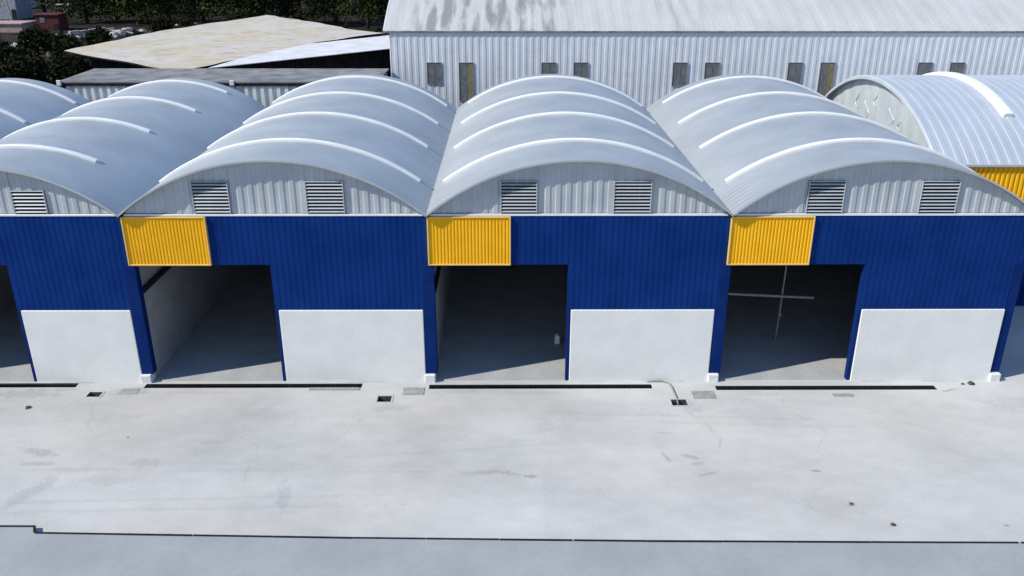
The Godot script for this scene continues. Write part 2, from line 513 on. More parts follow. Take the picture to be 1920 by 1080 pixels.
func make_unit(x0: float, w: float, label: String, strip_x: Array, last := false, first := false) -> Node3D:
	var t := thing("warehouse_unit", label, "warehouse", Vector3(x0, 0, 0), "warehouse units in a row")
	var key := "%.1f" % w
	var k := w / 10.0
	var arc := Arc.new(w, RISE if w > 9.0 else 1.62, H_EAVE + .03)
	# roof and its raised white strips
	var roof := part("roof", cached("roof" + key, func(): return barrel(arc, ROOF_Z0, ROOF_Z1, .305, .010, .05, 40)), M.roof, t)
	var rows := [-2.6, -7.5, -12.4, -17.3]
	for i in 4:
		part("roof_strip", strip(arc, strip_x[i][0] * k, strip_x[i][1] * k, rows[i], .23, .05, .095), M.strip, roof)
	# gable over the facade
	var gs := begin()
	var vent := [2.42 * k, 3.62 * k, 6.10 * k, 7.34 * k]
	var vent_top := H_EAVE + (1.17 if w > 9.0 else .86)
	var top := func(x): return arc.y(x) - .012
	add_sheet(gs, .12, vent[0], flat(H_EAVE + .09), top, .34, .022, -.04)
	add_sheet(gs, vent[0], vent[1], flat(vent_top), top, .34, .022, -.04)
	add_sheet(gs, vent[1], vent[2], flat(H_EAVE + .09), top, .34, .022, -.04)
	add_sheet(gs, vent[2], vent[3], flat(vent_top), top, .34, .022, -.04)
	add_sheet(gs, vent[3], w - .12, flat(H_EAVE + .09), top, .34, .022, -.04)
	part("gable", gs.commit(), M.gable, t)
	louvre(t, vent[0], vent[1], H_EAVE + .10, vent_top)
	louvre(t, vent[2], vent[3], H_EAVE + .10, vent_top)
	part("flashing", box(Vector3(.05, H_EAVE, -.05), Vector3(w - .05, H_EAVE + .07, .03), .008), M.trim, t)
	# blue cladding
	var dr := 4.69
	var bs := begin()
	add_sheet(bs, 2.775, dr, flat(H_DOOR), flat(H_EAVE - .004), .205, .007, 0.0)
	add_sheet(bs, dr, w - .243, flat(H_WHITE), flat(H_EAVE - .004), .205, .007, 0.0)
	add_sheet(bs, w - .243, w - .012, flat(H_DOOR + .01), flat(H_EAVE - .004), .205, .007, 0.0)
	part("blue_wall", bs.commit(), M.blue, t)
	# yellow sign panel with its border
	var yp := Node3D.new(); yp.name = "yellow_panel"; t.add_child(yp, true)
	yp.position = Vector3(0.0, H_DOOR, 0.0)
	var ph := H_EAVE - H_DOOR - .01
	var ys := begin()
	add_sheet(ys, .05, 2.71, flat(.05), flat(ph - .04), .112, .015, .05, .05)
	part("ribbed_sheet", ys.commit(), M.yellow, yp)
	for b in [[Vector3(0, 0, .0), Vector3(.05, ph, .10)], [Vector3(2.71, 0, .0), Vector3(2.76, ph, .10)], [Vector3(.05, 0, .0), Vector3(2.71, .05, .098)], [Vector3(.05, ph - .04, .0), Vector3(2.71, ph, .098)]]:
		part("border", box(b[0], b[1], .01), M.yellow_trim, yp)
	# post between this unit and the one on its left, on a white footing
	part("post", box(Vector3(-.243, .30, -.28), Vector3(.173, H_DOOR - .004, .035), .015), M.blue_post, t)
	part("footing", box(Vector3(-.27, -.02, -.26), Vector3(.10, .30, .16), .02), M.plinth, t)
	# slim jamb on the other side of the door
	part("door_jamb", box(Vector3(dr, .0, -.22), Vector3(dr + .13, H_WHITE - .003, .012), .01), M.blue_post, t)
	part("door_reveal", box(Vector3(dr - .001, H_WHITE, -.23), Vector3(dr + .13, H_DOOR + .30, -.033), .01), M.blue_post, t)
	part("white_wall", box(Vector3(dr + .133, -.02, -.22), Vector3(w - .246, H_WHITE - .002, .055), .02), M.white_wall, t)
	part("door_header", box(Vector3(.175, H_DOOR + .01, -.24), Vector3(dr - .002, H_DOOR + .30, -.034), .01), M.blue_post, t)
	# inner lining of the front, party wall, rear
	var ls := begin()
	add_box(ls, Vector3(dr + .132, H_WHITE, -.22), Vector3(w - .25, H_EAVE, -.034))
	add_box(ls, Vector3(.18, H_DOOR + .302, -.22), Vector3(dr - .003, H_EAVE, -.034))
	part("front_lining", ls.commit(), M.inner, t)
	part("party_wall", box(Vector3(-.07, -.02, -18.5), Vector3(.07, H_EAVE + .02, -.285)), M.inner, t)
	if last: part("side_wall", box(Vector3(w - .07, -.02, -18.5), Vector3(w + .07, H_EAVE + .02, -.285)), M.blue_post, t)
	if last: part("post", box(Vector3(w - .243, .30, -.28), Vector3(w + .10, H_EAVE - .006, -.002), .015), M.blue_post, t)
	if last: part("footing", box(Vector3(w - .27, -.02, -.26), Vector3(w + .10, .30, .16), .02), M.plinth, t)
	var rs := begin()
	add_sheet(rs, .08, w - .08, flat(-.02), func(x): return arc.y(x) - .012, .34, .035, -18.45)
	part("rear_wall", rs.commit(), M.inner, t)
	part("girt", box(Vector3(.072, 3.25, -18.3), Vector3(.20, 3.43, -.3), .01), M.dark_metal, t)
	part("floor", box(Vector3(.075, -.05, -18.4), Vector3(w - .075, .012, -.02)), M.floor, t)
	# valley gutter to the left
	part("valley_gutter", box(Vector3(-.11, H_EAVE + .02, ROOF_Z1), Vector3(.11, H_EAVE + .065, ROOF_Z0 - .02), .01), M.dark_metal, t)
	return t

# ------------------------------------------------------------------ the yard
func ground_cells(x0: float, x1: float, z0: float, z1: float, holes: Array, with_uv: bool) -> ArrayMesh:
	var xs := [x0, x1]; var zs := [z0, z1]
	for r in holes:
		for v in [r.position.x, r.end.x]: if v > x0 and v < x1: xs.append(v)
		for v in [r.position.y, r.end.y]: if v > z0 and v < z1: zs.append(v)
	xs.sort(); zs.sort()
	var st := begin()
	for i in xs.size() - 1:
		for j in zs.size() - 1:
			var a: float = xs[i]; var b: float = xs[i + 1]; var c: float = zs[j]; var d: float = zs[j + 1]
			if b - a < 1e-5 or d - c < 1e-5: continue
			var mid := Vector2((a + b) / 2, (c + d) / 2)
			var skip := false
			for r in holes:
				if r.has_point(mid): skip = true
			if skip: continue
			var v := [Vector3(a, 0, c), Vector3(b, 0, c), Vector3(b, 0, d), Vector3(a, 0, d)]
			var u := []
			for p in v: u.append(Vector2((p.x - YX0) / (YX1 - YX0), (p.z - YZ0) / (YZ1 - YZ0)) if with_uv else Vector2.ZERO)
			tri(st, v[0], v[1], v[2], Vector3.UP, Vector3.UP, Vector3.UP, u[0], u[1], u[2])
			tri(st, v[0], v[2], v[3], Vector3.UP, Vector3.UP, Vector3.UP, u[0], u[2], u[3])
	return st.commit()

func channel(r: Rect2, depth: float, wall: float) -> ArrayMesh:
	var st := begin()
	var a := r.position; var b := r.end
	add_box(st, Vector3(a.x - wall, -depth, a.y - wall), Vector3(a.x, -.004, b.y + wall))
	add_box(st, Vector3(b.x, -depth, a.y - wall), Vector3(b.x + wall, -.004, b.y + wall))
	add_box(st, Vector3(a.x, -depth, a.y - wall), Vector3(b.x, -.004, a.y))
	add_box(st, Vector3(a.x, -depth, b.y), Vector3(b.x, -.004, b.y + wall))
	add_box(st, Vector3(a.x - wall, -depth - .04, a.y - wall), Vector3(b.x + wall, -depth - .002, b.y + wall))
	return st.commit()

func tube(pts: Array, r: float, sides := 8) -> ArrayMesh:
	var st := begin()
	for i in pts.size() - 1:
		var d0: Vector3 = (pts[min(i + 1, pts.size() - 1)] - pts[max(i - 1, 0)]).normalized()
		var d1: Vector3 = (pts[min(i + 2, pts.size() - 1)] - pts[i]).normalized()
		for s in sides:
			var q := []
			var qn := []
			for g in [[i, d0, s], [i + 1, d1, s], [i + 1, d1, s + 1], [i, d0, s + 1]]:
				var u: Vector3 = g[1].cross(Vector3.UP if abs(g[1].y) < .9 else Vector3.RIGHT).normalized()
				var v: Vector3 = u.cross(g[1])
				var an: float = TAU * g[2] / sides
				var n: Vector3 = u * cos(an) + v * sin(an)
				qn.append(n); q.append(pts[g[0]] + n * r)
			quad4(st, q[0], q[1], q[2], q[3], qn[0], qn[1], qn[2], qn[3])
	return st.commit()

func build_yard() -> void:
	var trenches := [
		[Rect2(-21.3, .14, 6.2, .30), "dark trench drain along the foot of the leftmost white wall"],
		[Rect2(-12.7, .20, 7.6, .30), "dark trench drain in front of the left full doorway"],
		[Rect2(-2.74, .30, 7.8, .30), "dark trench drain in front of the middle doorway"],
		[Rect2(7.28, .42, 7.7, .30), "dark trench drain before the doorway with the pale cross frame"]]
	var pits := [
		[Rect2(-14.42, .78, .44, .34), "open black drain pit nearest the left edge"],
		[Rect2(-4.42, 1.10, .46, .40), "open black drain pit between the left and middle doorways"],
		[Rect2(5.56, 1.38, .52, .40), "open drain pit with a grey hose leading into it"]]
	var holes := []
	for t in trenches: holes.append(t[0])
	for p in pits: holes.append(p[0])
	struct("yard", ground_cells(YX0, YX1, YZ0, YZ1, holes, true), M.yard)
	var gs := begin()
	for r in [[-70.0, YX0, YZ0, YZ1], [YX1, 70.0, YZ0, YZ1], [-70.0, 70.0, YZ1, 60.0], [-70.0, 70.0, -30.0, YZ0]]:
		quad(gs, Vector3(r[0], 0, r[2]), Vector3(r[1], 0, r[2]), Vector3(r[1], 0, r[3]), Vector3(r[0], 0, r[3]), Vector3.UP)
	quad(gs, Vector3(-70, -.6, -30), Vector3(70, -.6, -30), Vector3(70, 0, -30), Vector3(-70, 0, -30), Vector3.FORWARD)
	struct("concrete_ground", gs.commit(), M.concrete)
	var tg := begin()
	quad(tg, Vector3(-900, TERRAIN_Y, -900), Vector3(900, TERRAIN_Y, -900), Vector3(900, TERRAIN_Y, 900), Vector3(-900, TERRAIN_Y, 900), Vector3.UP)
	struct("terrain", tg.commit(), M.soil)
	for d in trenches:
		var r: Rect2 = d[0]
		var t := thing("trench_drain", d[1], "drain", Vector3(0, 0, 0), "trench drains along the facade")
		part("channel", channel(r, .34, .03), M.dark_metal, t)
		var g := begin()
		for y in [r.position.y + .012, r.end.y - .042]:
			add_box(g, Vector3(r.position.x + .005, -.06, y), Vector3(r.end.x - .005, -.02, y + .03), .004)
		part("grate_rail", g.commit(), M.dark_metal, t)
		var gb := begin()
		var x := r.position.x + .06
		while x < r.end.x - .06:
			add_box(gb, Vector3(x, -.055, r.position.y + .044), Vector3(x + .022, -.022, r.end.y - .044))
			x += .09
		tag(part("grate_bars", gb.commit(), M.dark_metal, t), "", "", "", "stuff")
	for d in pits:
		var r: Rect2 = d[0]
		var t := thing("drain_pit", d[1], "drain", Vector3(0, 0, 0), "open drain pits in the yard")
		part("shaft", channel(r, .5, .04), M.pipe_dark, t)
		var fr := begin()
		add_box(fr, Vector3(r.position.x - .07, -.01, r.position.y - .07), Vector3(r.position.x - .002, .014, r.end.y + .07), .006)
		add_box(fr, Vector3(r.end.x + .002, -.01, r.position.y - .07), Vector3(r.end.x + .07, .014, r.end.y + .07), .006)
		add_box(fr, Vector3(r.position.x, -.01, r.position.y - .07), Vector3(r.end.x, .013, r.position.y - .002), .006)
		add_box(fr, Vector3(r.position.x, -.01, r.end.y + .002), Vector3(r.end.x, .013, r.end.y + .07), .006)
		part("rim", fr.commit(), M.concrete, t)
	var lids := [
		[Rect2(-3.62, .52, .74, .50), "pale grey drain cover left of the middle doorway footing", .018],
		[Rect2(6.36, .80, .78, .52), "grey drain cover left of the doorway with cross frame", .02],
		[Rect2(-13.4, .55, .62, .38), "worn grey drain cover left of the left doorway footing", .012],
		[Rect2(-6.9, .525, 1.75, .16), "narrow grey plank lying along the end of a trench drain", .03],
		[Rect2(11.2, 1.0, .70, .20), "small pale cover just below the rightmost trench drain", .01]]
	for d in lids:
		var r: Rect2 = d[0]
		var o := part("drain_cover" if d[0].size.x < 1.5 else "plank", box(Vector3(r.position.x, .001, r.position.y), Vector3(r.end.x, d[2], r.end.y), .006), M.cover, self)
		tag(o, d[1], "drain cover" if d[0].size.x < 1.5 else "plank")
	var hp := []
	for p in [[4.95, -.0, .14], [5.2, .03, .12], [5.5, .035, .14], [5.68, .035, .26], [5.74, .035, .55], [5.75, .035, .95], [5.77, .03, 1.28], [5.79, -.05, 1.48], [5.80, -.25, 1.55]]:
		hp.append(Vector3(p[0], p[1] + .005, p[2]))
	tag(part("hose", tube(hp, .028), M.hose, self), "grey hose bending from the white wall to a drain pit", "hose")
	var stones := [[-16.0, 1.85, .07], [10.32, 8.10, .05], [9.55, 7.19, .035], [16.35, .32, .10], [16.05, .34, .05]]
	var names := ["dark stone lying alone on the concrete near the left edge", "small dark stone near the platform at the right", "tiny dark stone in the right of the yard", "dark stone beside the rightmost white footing", "small grey stone by the rightmost white wall"]
	for i in stones.size():
		var s: Array = stones[i]
		tag(part("stone", rock(s[2], 300 + i), M.rubble_dark, self, Vector3(s[0], s[2] * .35, s[1])), names[i], "stone")
	# raised slabs at the near side of the yard
	var pav := Node3D.new(); pav.name = "pavement"; add_child(pav); pav.set_meta("kind", "structure")
	var e := [[-40.0, 8.05], [-20.3, 8.13], [-12.50, 8.20], [-12.36, 8.47], [-4.03, 8.71], [3.62, 8.87], [11.3, 8.96], [19.0, 9.03], [27.0, 9.08], [40.0, 9.1]]
	var poly := PackedVector2Array()
	for p in e: poly.append(Vector2(p[0], p[1]))
	poly.append(Vector2(40, 22)); poly.append(Vector2(-40, 22))
	part("slab", slab(poly, 0.0, .12), M.platform, pav)
	# dark steel edging on the lip, in lengths with small gaps
	for i in e.size() - 1:
		var a := Vector3(e[i][0], .12, e[i][1]); var b := Vector3(e[i + 1][0], .12, e[i + 1][1])
		var n := maxi(1, int((b - a).length() / 1.7))
		for q in n:
			var p0 := a.lerp(b, float(q) / n + .0006); var p1 := a.lerp(b, float(q + 1) / n - .0006 - (.012 * rng.randf() if rng.randf() < .3 else 0.0))
			var wd := rng.randf_range(.052, .064)
			var st := begin()
			var d := p1 - p0
			add_box(st, Vector3(0, -.03, -.012), Vector3(d.length(), .012, wd), .004, Transform3D(Basis(Vector3.UP, atan2(-d.z, d.x)), p0))
			part("edging", st.commit(), M.dark_metal, pav)

func rock(r: float, seed_: int) -> ArrayMesh:
	var n := FastNoiseLite.new(); n.seed = seed_; n.frequency = .9
	var st := begin()
	var la := 6; var lo := 9
	var f := func(i: int, j: int) -> Vector3:
		var th := PI * i / la; var ph := TAU * (j % lo) / lo
		var d := Vector3(sin(th) * cos(ph), cos(th), sin(th) * sin(ph))
		return d * r * (1.0 + .5 * n.get_noise_3dv(d * 1.7)) * Vector3(1.2, .7, 1.0)
	for i in la:
		for j in lo:
			var a: Vector3 = f.call(i, j); var b: Vector3 = f.call(i + 1, j); var c: Vector3 = f.call(i + 1, j + 1); var d: Vector3 = f.call(i, j + 1)
			var nn := (a + b + c + d).normalized()
			if i > 0: tri(st, a, b, d, nn, nn, nn)
			if i < la - 1: tri(st, b, c, d, nn, nn, nn)
	return st.commit()

# ------------------------------------------------------------------ neighbours
func build_cross_vault() -> void:
	# stands side-on to the row, set back to the right
	var x0 := 17.46; var len_ := 26.0; var z_front := -6.6; var wide := 13.8
	var t := thing("side_vault_warehouse", "pale barrel-roofed warehouse turned side-on with yellow wall band at right", "warehouse", Vector3(x0, 0, z_front))
	var arc := Arc.new(wide, 2.38, H_EAVE + .03)
	# local build: arc across x (0 = front eave), vault along z; then turned so that x -> -z, z -> +x
	var turn := Basis(Vector3(0, 0, -1), Vector3.UP, Vector3(1, 0, 0))
	var roof := part("roof", barrel(arc, len_, -.25, .42, .016, .05, 48), M.roof_far, t)
	roof.basis = turn
	for s in [3.6, 9.2, 14.8]:
		part("roof_strip", strip(arc, 2.4, 12.6, s, .4, .05, .17), M.strip, roof)
	var edge := part("roof_edge", strip(arc, .05, 13.75, -.22, .16, -.12, .16, 40), M.gable, roof)
	edge.name = "edge_trim"
	var gs := begin()
	add_sheet(gs, .06, wide - .06, flat(H_EAVE - .2), func(x): return arc.y(x) - .015, 1.15, .02, 0.0)
	var g := part("end_wall", gs.commit(), M.gable, t)
	g.transform = Transform3D(Basis(Vector3(0, 0, -1), Vector3.UP, Vector3(-1, 0, 0)), Vector3(.04, 0, 0))
	# creases in the end wall sheeting, coloured paler as painted highlights
	for c in [[9.3, 7.0, .75, 1], [8.0, 6.75, .85, -1], [7.2, 7.35, .6, 1], [5.2, 6.95, .7, -1], [4.3, 6.75, .5, 1]]:
		var pts := []
		for i in 9:
			var f := i / 8.0
			pts.append(Vector3(.012, c[1] + c[2] * (f - .3), -c[0] - c[3] * .22 * sin(f * 5.2) - .25 * f))
		part("crease", tube(pts, .02, 8), M.roof_far, t)
	var fs := begin()
	add_sheet(fs, 0.0, len_, flat(4.0), flat(H_EAVE - .02), .2, .03, 0.0)
	part("yellow_wall", fs.commit(), M.yellow, t)
	var bs := begin()
	add_sheet(bs, 0.0, len_, flat(0.0), flat(3.995), .2, .03, 0.0)
	part("blue_wall", bs.commit(), M.blue, t)
	part("gutter", box(Vector3(-.1, H_EAVE - .02, -.05), Vector3(len_, H_EAVE + .10, .14), .02), M.gable, t)
	part("lower_end_wall", box(Vector3(.01, 0, -wide + .1), Vector3(.12, H_EAVE - .21, -.05)), M.gable, t)
	var rs := begin()
	add_box(rs, Vector3(.1, 0, -wide), Vector3(len_, H_EAVE, -wide + .1))
	add_box(rs, Vector3(len_ - .1, 0, -wide + .1), Vector3(len_, H_EAVE, -.05))
	part("rear_wall", rs.commit(), M.gable, t)

func build_big_building() -> void:
	var x0 := -6.88; var x1 := 44.0; var z := -25.0; var eave := 9.55
	var t := thing("corrugated_warehouse", "large grey corrugated building with stained white roof behind the vaults", "building", Vector3(0, 0, z))
	var ws := begin()
	add_sheet(ws, x0, x1, flat(0.0), flat(eave), .40, .018, 0.0)
	part("wall", ws.commit(), M.far_wall, t)
	var ss := begin()
	add_sheet(ss, -30.0, 0.0, flat(0.0), flat(eave - .05), .46, .07, 0.0)
	var sw := part("side_wall", ss.commit(), M.far_wall, t)
	sw.transform = Transform3D(Basis(Vector3(0, 0, 1), Vector3.UP, Vector3(-1, 0, 0)), Vector3(x0 + .03, 0, -.1))
	# roof: shallow vault, axis along x, mapped in metres from the left rake and the eave
	var arc := Arc.new(30.0, 3.4, eave + .02)
	var st := begin()
	var segs := 48
	var xl := x0 - .35
	var prof := profile(xl, x1, .92, .008)
	for i in prof.size() - 1:
		var xa: float = prof[i][0]; var xb: float = prof[i + 1][0]
		for s in segs:
			var a := lerpf(-arc.amax - .002, arc.amax + .002, float(s) / segs)
			var b := lerpf(-arc.amax - .002, arc.amax + .002, float(s + 1) / segs)
			var v := []; var n := []; var u := []
			for g in [[xa, prof[i][1], a], [xb, prof[i + 1][1], a], [xb, prof[i + 1][1], b], [xa, prof[i][1], b]]:
				var p: Vector2 = arc.pt(g[2], .04 + g[1])
				v.append(Vector3(g[0], p.y, -p.x + .0))
				var tilt: float = -(prof[i + 1][1] - prof[i][1]) / max(xb - xa, .001)
				n.append(Vector3(tilt, cos(g[2]), -sin(g[2])).normalized())
				u.append(Vector2((g[0] - xl) / 60.0, clampf((g[2] + arc.amax) * arc.r / 14.0, 0.0, 1.0)))
			tri(st, v[0], v[1], v[2], n[0], n[1], n[2], u[0], u[1], u[2])
			tri(st, v[0], v[2], v[3], n[0], n[2], n[3], u[0], u[2], u[3])
	var roof := part("roof", st.commit(), M.old_roof, t)
	var es := begin()
	add_box(es, Vector3(xl, eave - .07, .075), Vector3(x1, eave + .02, .115), .01)
	part("eave_gutter", es.commit(), M.grey_roof, roof)
	# left rake board following the curve
	var ks := begin()
	for s in segs:
		var pa := arc.pt(lerpf(-arc.amax, arc.amax, float(s) / segs), .0)
		var pb := arc.pt(lerpf(-arc.amax, arc.amax, float(s + 1) / segs), .0)
		for q in [[.0, Vector3.LEFT]]:
			quad(ks, Vector3(xl - .02, pa.y - .22, -pa.x), Vector3(xl - .02, pb.y - .22, -pb.x), Vector3(xl - .02, pb.y + .05, -pb.x), Vector3(xl - .02, pa.y + .05, -pa.x), Vector3.LEFT)
			quad(ks, Vector3(xl - .02, pa.y + .05, -pa.x), Vector3(xl - .02, pb.y + .05, -pb.x), Vector3(xl + .06, pb.y + .05, -pb.x), Vector3(xl + .06, pa.y + .05, -pa.x), Vector3.UP)
			quad(ks, Vector3(xl + .06, pa.y - .22, -pa.x), Vector3(xl + .06, pb.y - .22, -pb.x), Vector3(xl + .06, pb.y + .05, -pb.x), Vector3(xl + .06, pa.y + .05, -pa.x), Vector3.RIGHT)
	part("rake_board", ks.commit(), M.trim, roof)
	var gs := begin()
	add_sheet(gs, .2, 29.8, flat(eave - .05), func(x): return arc.y(x) - .05, .46, .05, 0.0)
	var ge := part("gable", gs.commit(), M.far_wall, t)
	ge.transform = Transform3D(Basis(Vector3(0, 0, -1), Vector3.UP, Vector3(-1, 0, 0)), Vector3(x0 + .03, 0, 0))
	var wins := [[-4.76, 6.5, 0], [-2.86, 5.5, 1], [2.04, 6.5, 0], [3.95, 6.5, 0], [9.85, 6.4, 0], [11.75, 6.5, 0], [16.7, 5.6, 0], [18.62, 5.3, 1], [24.43, 6.4, 0], [26.35, 6.4, 0]]
	for w in wins:
		var wn := Node3D.new(); wn.name = "window"; t.add_child(wn, true)
		wn.position = Vector3(w[0], w[1], .045)
		var ww := .88; var hh: float = 7.78 - w[1]
		var fs := begin()
		add_box(fs, Vector3(0, 0, -.03), Vector3(.03, hh, .03), .006)
		add_box(fs, Vector3(ww - .03, 0, -.03), Vector3(ww, hh, .03), .006)
		add_box(fs, Vector3(.03, 0, -.03), Vector3(ww - .03, .03, .028), .006)
		add_box(fs, Vector3(.03, hh - .03, -.03), Vector3(ww - .03, hh, .028), .006)
		add_box(fs, Vector3(ww / 2 - .012, .03, -.03), Vector3(ww / 2 + .012, hh - .03, .02), .004)
		part("frame", fs.commit(), M.grey_roof, wn)
		part("pane", box(Vector3(.03, .03, -.03), Vector3(ww / 2 - .012, hh - .03, .004)), M.pane_grey, wn)
		part("pane", box(Vector3(ww / 2 + .012, .03, -.03), Vector3(ww - .03, hh - .03, .004)), M.pane_ochre if w[2] == 1 else M.pane_grey, wn)

func build_lean_to() -> void:
	var t := thing("lean_to_building", "low grey-roofed building with ribbed wall between the left vaults", "building", Vector3(0, .22, -20.5))
	var ws := begin()
	add_sheet(ws, -24.0, -7.1, flat(-.25), flat(7.0), .44, .12, 0.0)
	part("ribbed_wall", ws.commit(), M.strip, t)
	var rs := begin()
	var xf := Transform3D(Basis(Vector3.RIGHT, .015), Vector3(0, 7.06, 0))
	add_box(rs, Vector3(-24.4, 0, -4.4), Vector3(-7.0, .09, .20), .01, xf)
	var roof := part("roof", rs.commit(), M.grey_roof, t)
	part("fascia", box(Vector3(-24.4, 6.90, .14), Vector3(-7.0, 7.05, .18), .008), M.dark_metal, roof)
	for x in [-24.2, -14.85]:
		part("end_cap", box(Vector3(x - .18, 6.94, .184), Vector3(x + .05, 7.22, .30), .02), M.trim, roof)
	for i in 7:
		var x := -22.5 + i * 2.25
		part("roof_batten", box(Vector3(x, 7.15, -3.4 + (i % 3) * .7), Vector3(x + 1.5, 7.20, -3.25 + (i % 3) * .7), .01), M.cover, roof)
	var bs := begin()
	add_box(bs, Vector3(-24.0, 0, -4.2), Vector3(-23.9, 6.95, -.04))
	add_box(bs, Vector3(-23.9, 0, -4.2), Vector3(-7.1, 6.95, -4.1))
	part("rear_wall", bs.commit(), M.gable, t)

func build_shed() -> void:
	var t := thing("sandy_roof_shed", "low open shed with shade painted dark under its broad dusty sand-coloured roof before the trees", "shed", Vector3(0, TERRAIN_Y, 0))
	var dy := -TERRAIN_Y
	var tan_ := [[-26.79, -44.35], [-43.05, -58.79], [-41.06, -78.23], [-34.54, -101.56], [-24.3, -88.83], [-18.27, -79.62], [-14.25, -75.83], [-17.46, -71.14], [-20.71, -64.35], [-24.24, -52.79]]
	var white := [[-25.03, -46.31], [-24.17, -52.55], [-20.64, -64.07], [-12.99, -73.14], [-9.4, -70.0], [-9.4, -62.3], [-11.39, -60.37]]
	var pl := PackedVector2Array()
	var jn := RandomNumberGenerator.new(); jn.seed = 8
	for i in tan_.size():
		var a := Vector2(tan_[i][0], tan_[i][1]); var b := Vector2(tan_[(i + 1) % tan_.size()][0], tan_[(i + 1) % tan_.size()][1])
		var n := maxi(1, int((b - a).length() / 2.2))
		for q in n:
			var o := (b - a).normalized().orthogonal() * (jn.randf_range(-.28, .28) if q > 0 else 0.0)
			pl.append(a.lerp(b, float(q) / n) + o)
	var st := begin()
	var idx := Geometry2D.triangulate_polygon(pl)
	for i in range(0, idx.size(), 3):
		var v := []; var u := []
		for q in 3:
			var p := pl[idx[i + q]]
			v.append(Vector3(p.x, 4.5 + dy, p.y)); u.append(Vector2((p.x + 48.0) / 40.0, (p.y + 108.0) / 70.0))
		tri(st, v[0], v[1], v[2], Vector3.UP, Vector3.UP, Vector3.UP, u[0], u[1], u[2])
	part("roof_sheet", st.commit(), M.tan_roof, t)
	part("roof_deck", slab(pl, 4.36 + dy, 4.49 + dy), M.shed_shade, t)
	var pw := PackedVector2Array()
	for p in white: pw.append(Vector2(p[0], p[1]))
	part("pale_roof_sheet", slab(pw, 4.505 + dy, 4.56 + dy), M.shed_white, t)
	# near-black sheets painted as the shade under the open-sided roof
	var inset := [Vector2(-27.0, -46.6), Vector2(-40.6, -58.8), Vector2(-38.6, -77.0), Vector2(-33.5, -97.0), Vector2(-20.0, -80.0), Vector2(-11.2, -68.0), Vector2(-11.8, -62.0)]
	for i in inset.size():
		var a: Vector2 = inset[i]; var b: Vector2 = inset[(i + 1) % inset.size()]
		var ws := begin()
		var d := b - a
		add_sheet(ws, 0.0, d.length(), flat(0.0), flat(4.34 + dy), .6, .06, 0.0)
		var o := part("wall", ws.commit(), M.shed_shade, t)
		o.transform = Transform3D(Basis(Vector3(d.x, 0, d.y).normalized(), Vector3.UP, Vector3(d.x, 0, d.y).normalized().cross(Vector3.UP)), Vector3(a.x, 0, a.y))

func tree_meshes(seed_: int, h: float, r: float, n: int) -> Array:
	var g := RandomNumberGenerator.new(); g.seed = seed_
	var ts := begin()
	var limbs := []
	var segs := 7
	var p := Vector3.ZERO
	var fork := h * .42
	var rad := h * .032
	var pts := [p]
	for i in segs:
		p += Vector3(g.randf_range(-.18, .18), fork / segs, g.randf_range(-.18, .18))
		pts.append(p)
	for i in pts.size() - 1: _limb(ts, pts[i], pts[i + 1], lerpf(rad * 1.3, rad * .8, float(i) / segs), lerpf(rad * 1.3, rad * .8, float(i + 1) / segs))
	var clumps := []
	for i in 9:
		var an := TAU * i / 9.0 + g.randf_range(-.3, .3)
		var el := g.randf_range(.2, 1.25)
		var l := g.randf_range(.55, .95) * r
		var e := p + Vector3(cos(an) * cos(el), sin(el) * 1.1, sin(an) * cos(el)) * l
		var mid := (p + e) * .5 + Vector3(0, l * .1, 0)
		_limb(ts, p, mid, rad * .6, rad * .35); _limb(ts, mid, e, rad * .35, rad * .12)
		clumps.append(e); clumps.append(mid + Vector3(g.randf_range(-1, 1), g.randf_range(-.6, .8), g.randf_range(-1, 1)))
	for i in 16:
		var d := Vector3(g.randfn(), g.randfn() * .8, g.randfn()).normalized() * r * g.randf_range(.45, 1.0)
		clumps.append(Vector3(0, h * .6, 0) + d * Vector3(1, .72 * h / (2.0 * r) , 1))
	for i in 8:
		var an := g.randf() * TAU
		clumps.append(Vector3(cos(an) * r * .8, h * g.randf_range(.16, .32), sin(an) * r * .8))
	var ls := begin()
	for i in n:
		var c: Vector3 = clumps[i % clumps.size()]
		var q := c + Vector3(g.randfn(), g.randfn() * .75, g.randfn()) * r * .19
		if q.y < .3: q.y = .3 + g.randf() * .5
		var sz := g.randf_range(.16, .38)
		var nn := Vector3(g.randfn(), g.randfn() + .5, g.randfn()).normalized()
		var u := nn.cross(Vector3(g.randfn(), g.randfn(), g.randfn())).normalized()
		var v := nn.cross(u)
		tri(ls, q - u * sz, q + v * sz * .5, q + u * sz, nn, nn, nn)
		tri(ls, q - u * sz, q - v * sz * .5, q + u * sz, nn, nn, nn)
	return [ts.commit(), ls.commit()]

func _limb(st: SurfaceTool, a: Vector3, b: Vector3, ra: float, rb: float) -> void:
	var d := (b - a).normalized()
	var u := d.cross(Vector3.RIGHT if abs(d.x) < .8 else Vector3.UP).normalized()
	var v := d.cross(u)
	for s in 7:
		var n0 := u * cos(TAU * s / 7) + v * sin(TAU * s / 7)
		var n1 := u * cos(TAU * (s + 1) / 7) + v * sin(TAU * (s + 1) / 7)
		quad4(st, a + n0 * ra, a + n1 * ra, b + n1 * rb, b + n0 * rb, n0, n1, n1, n0)

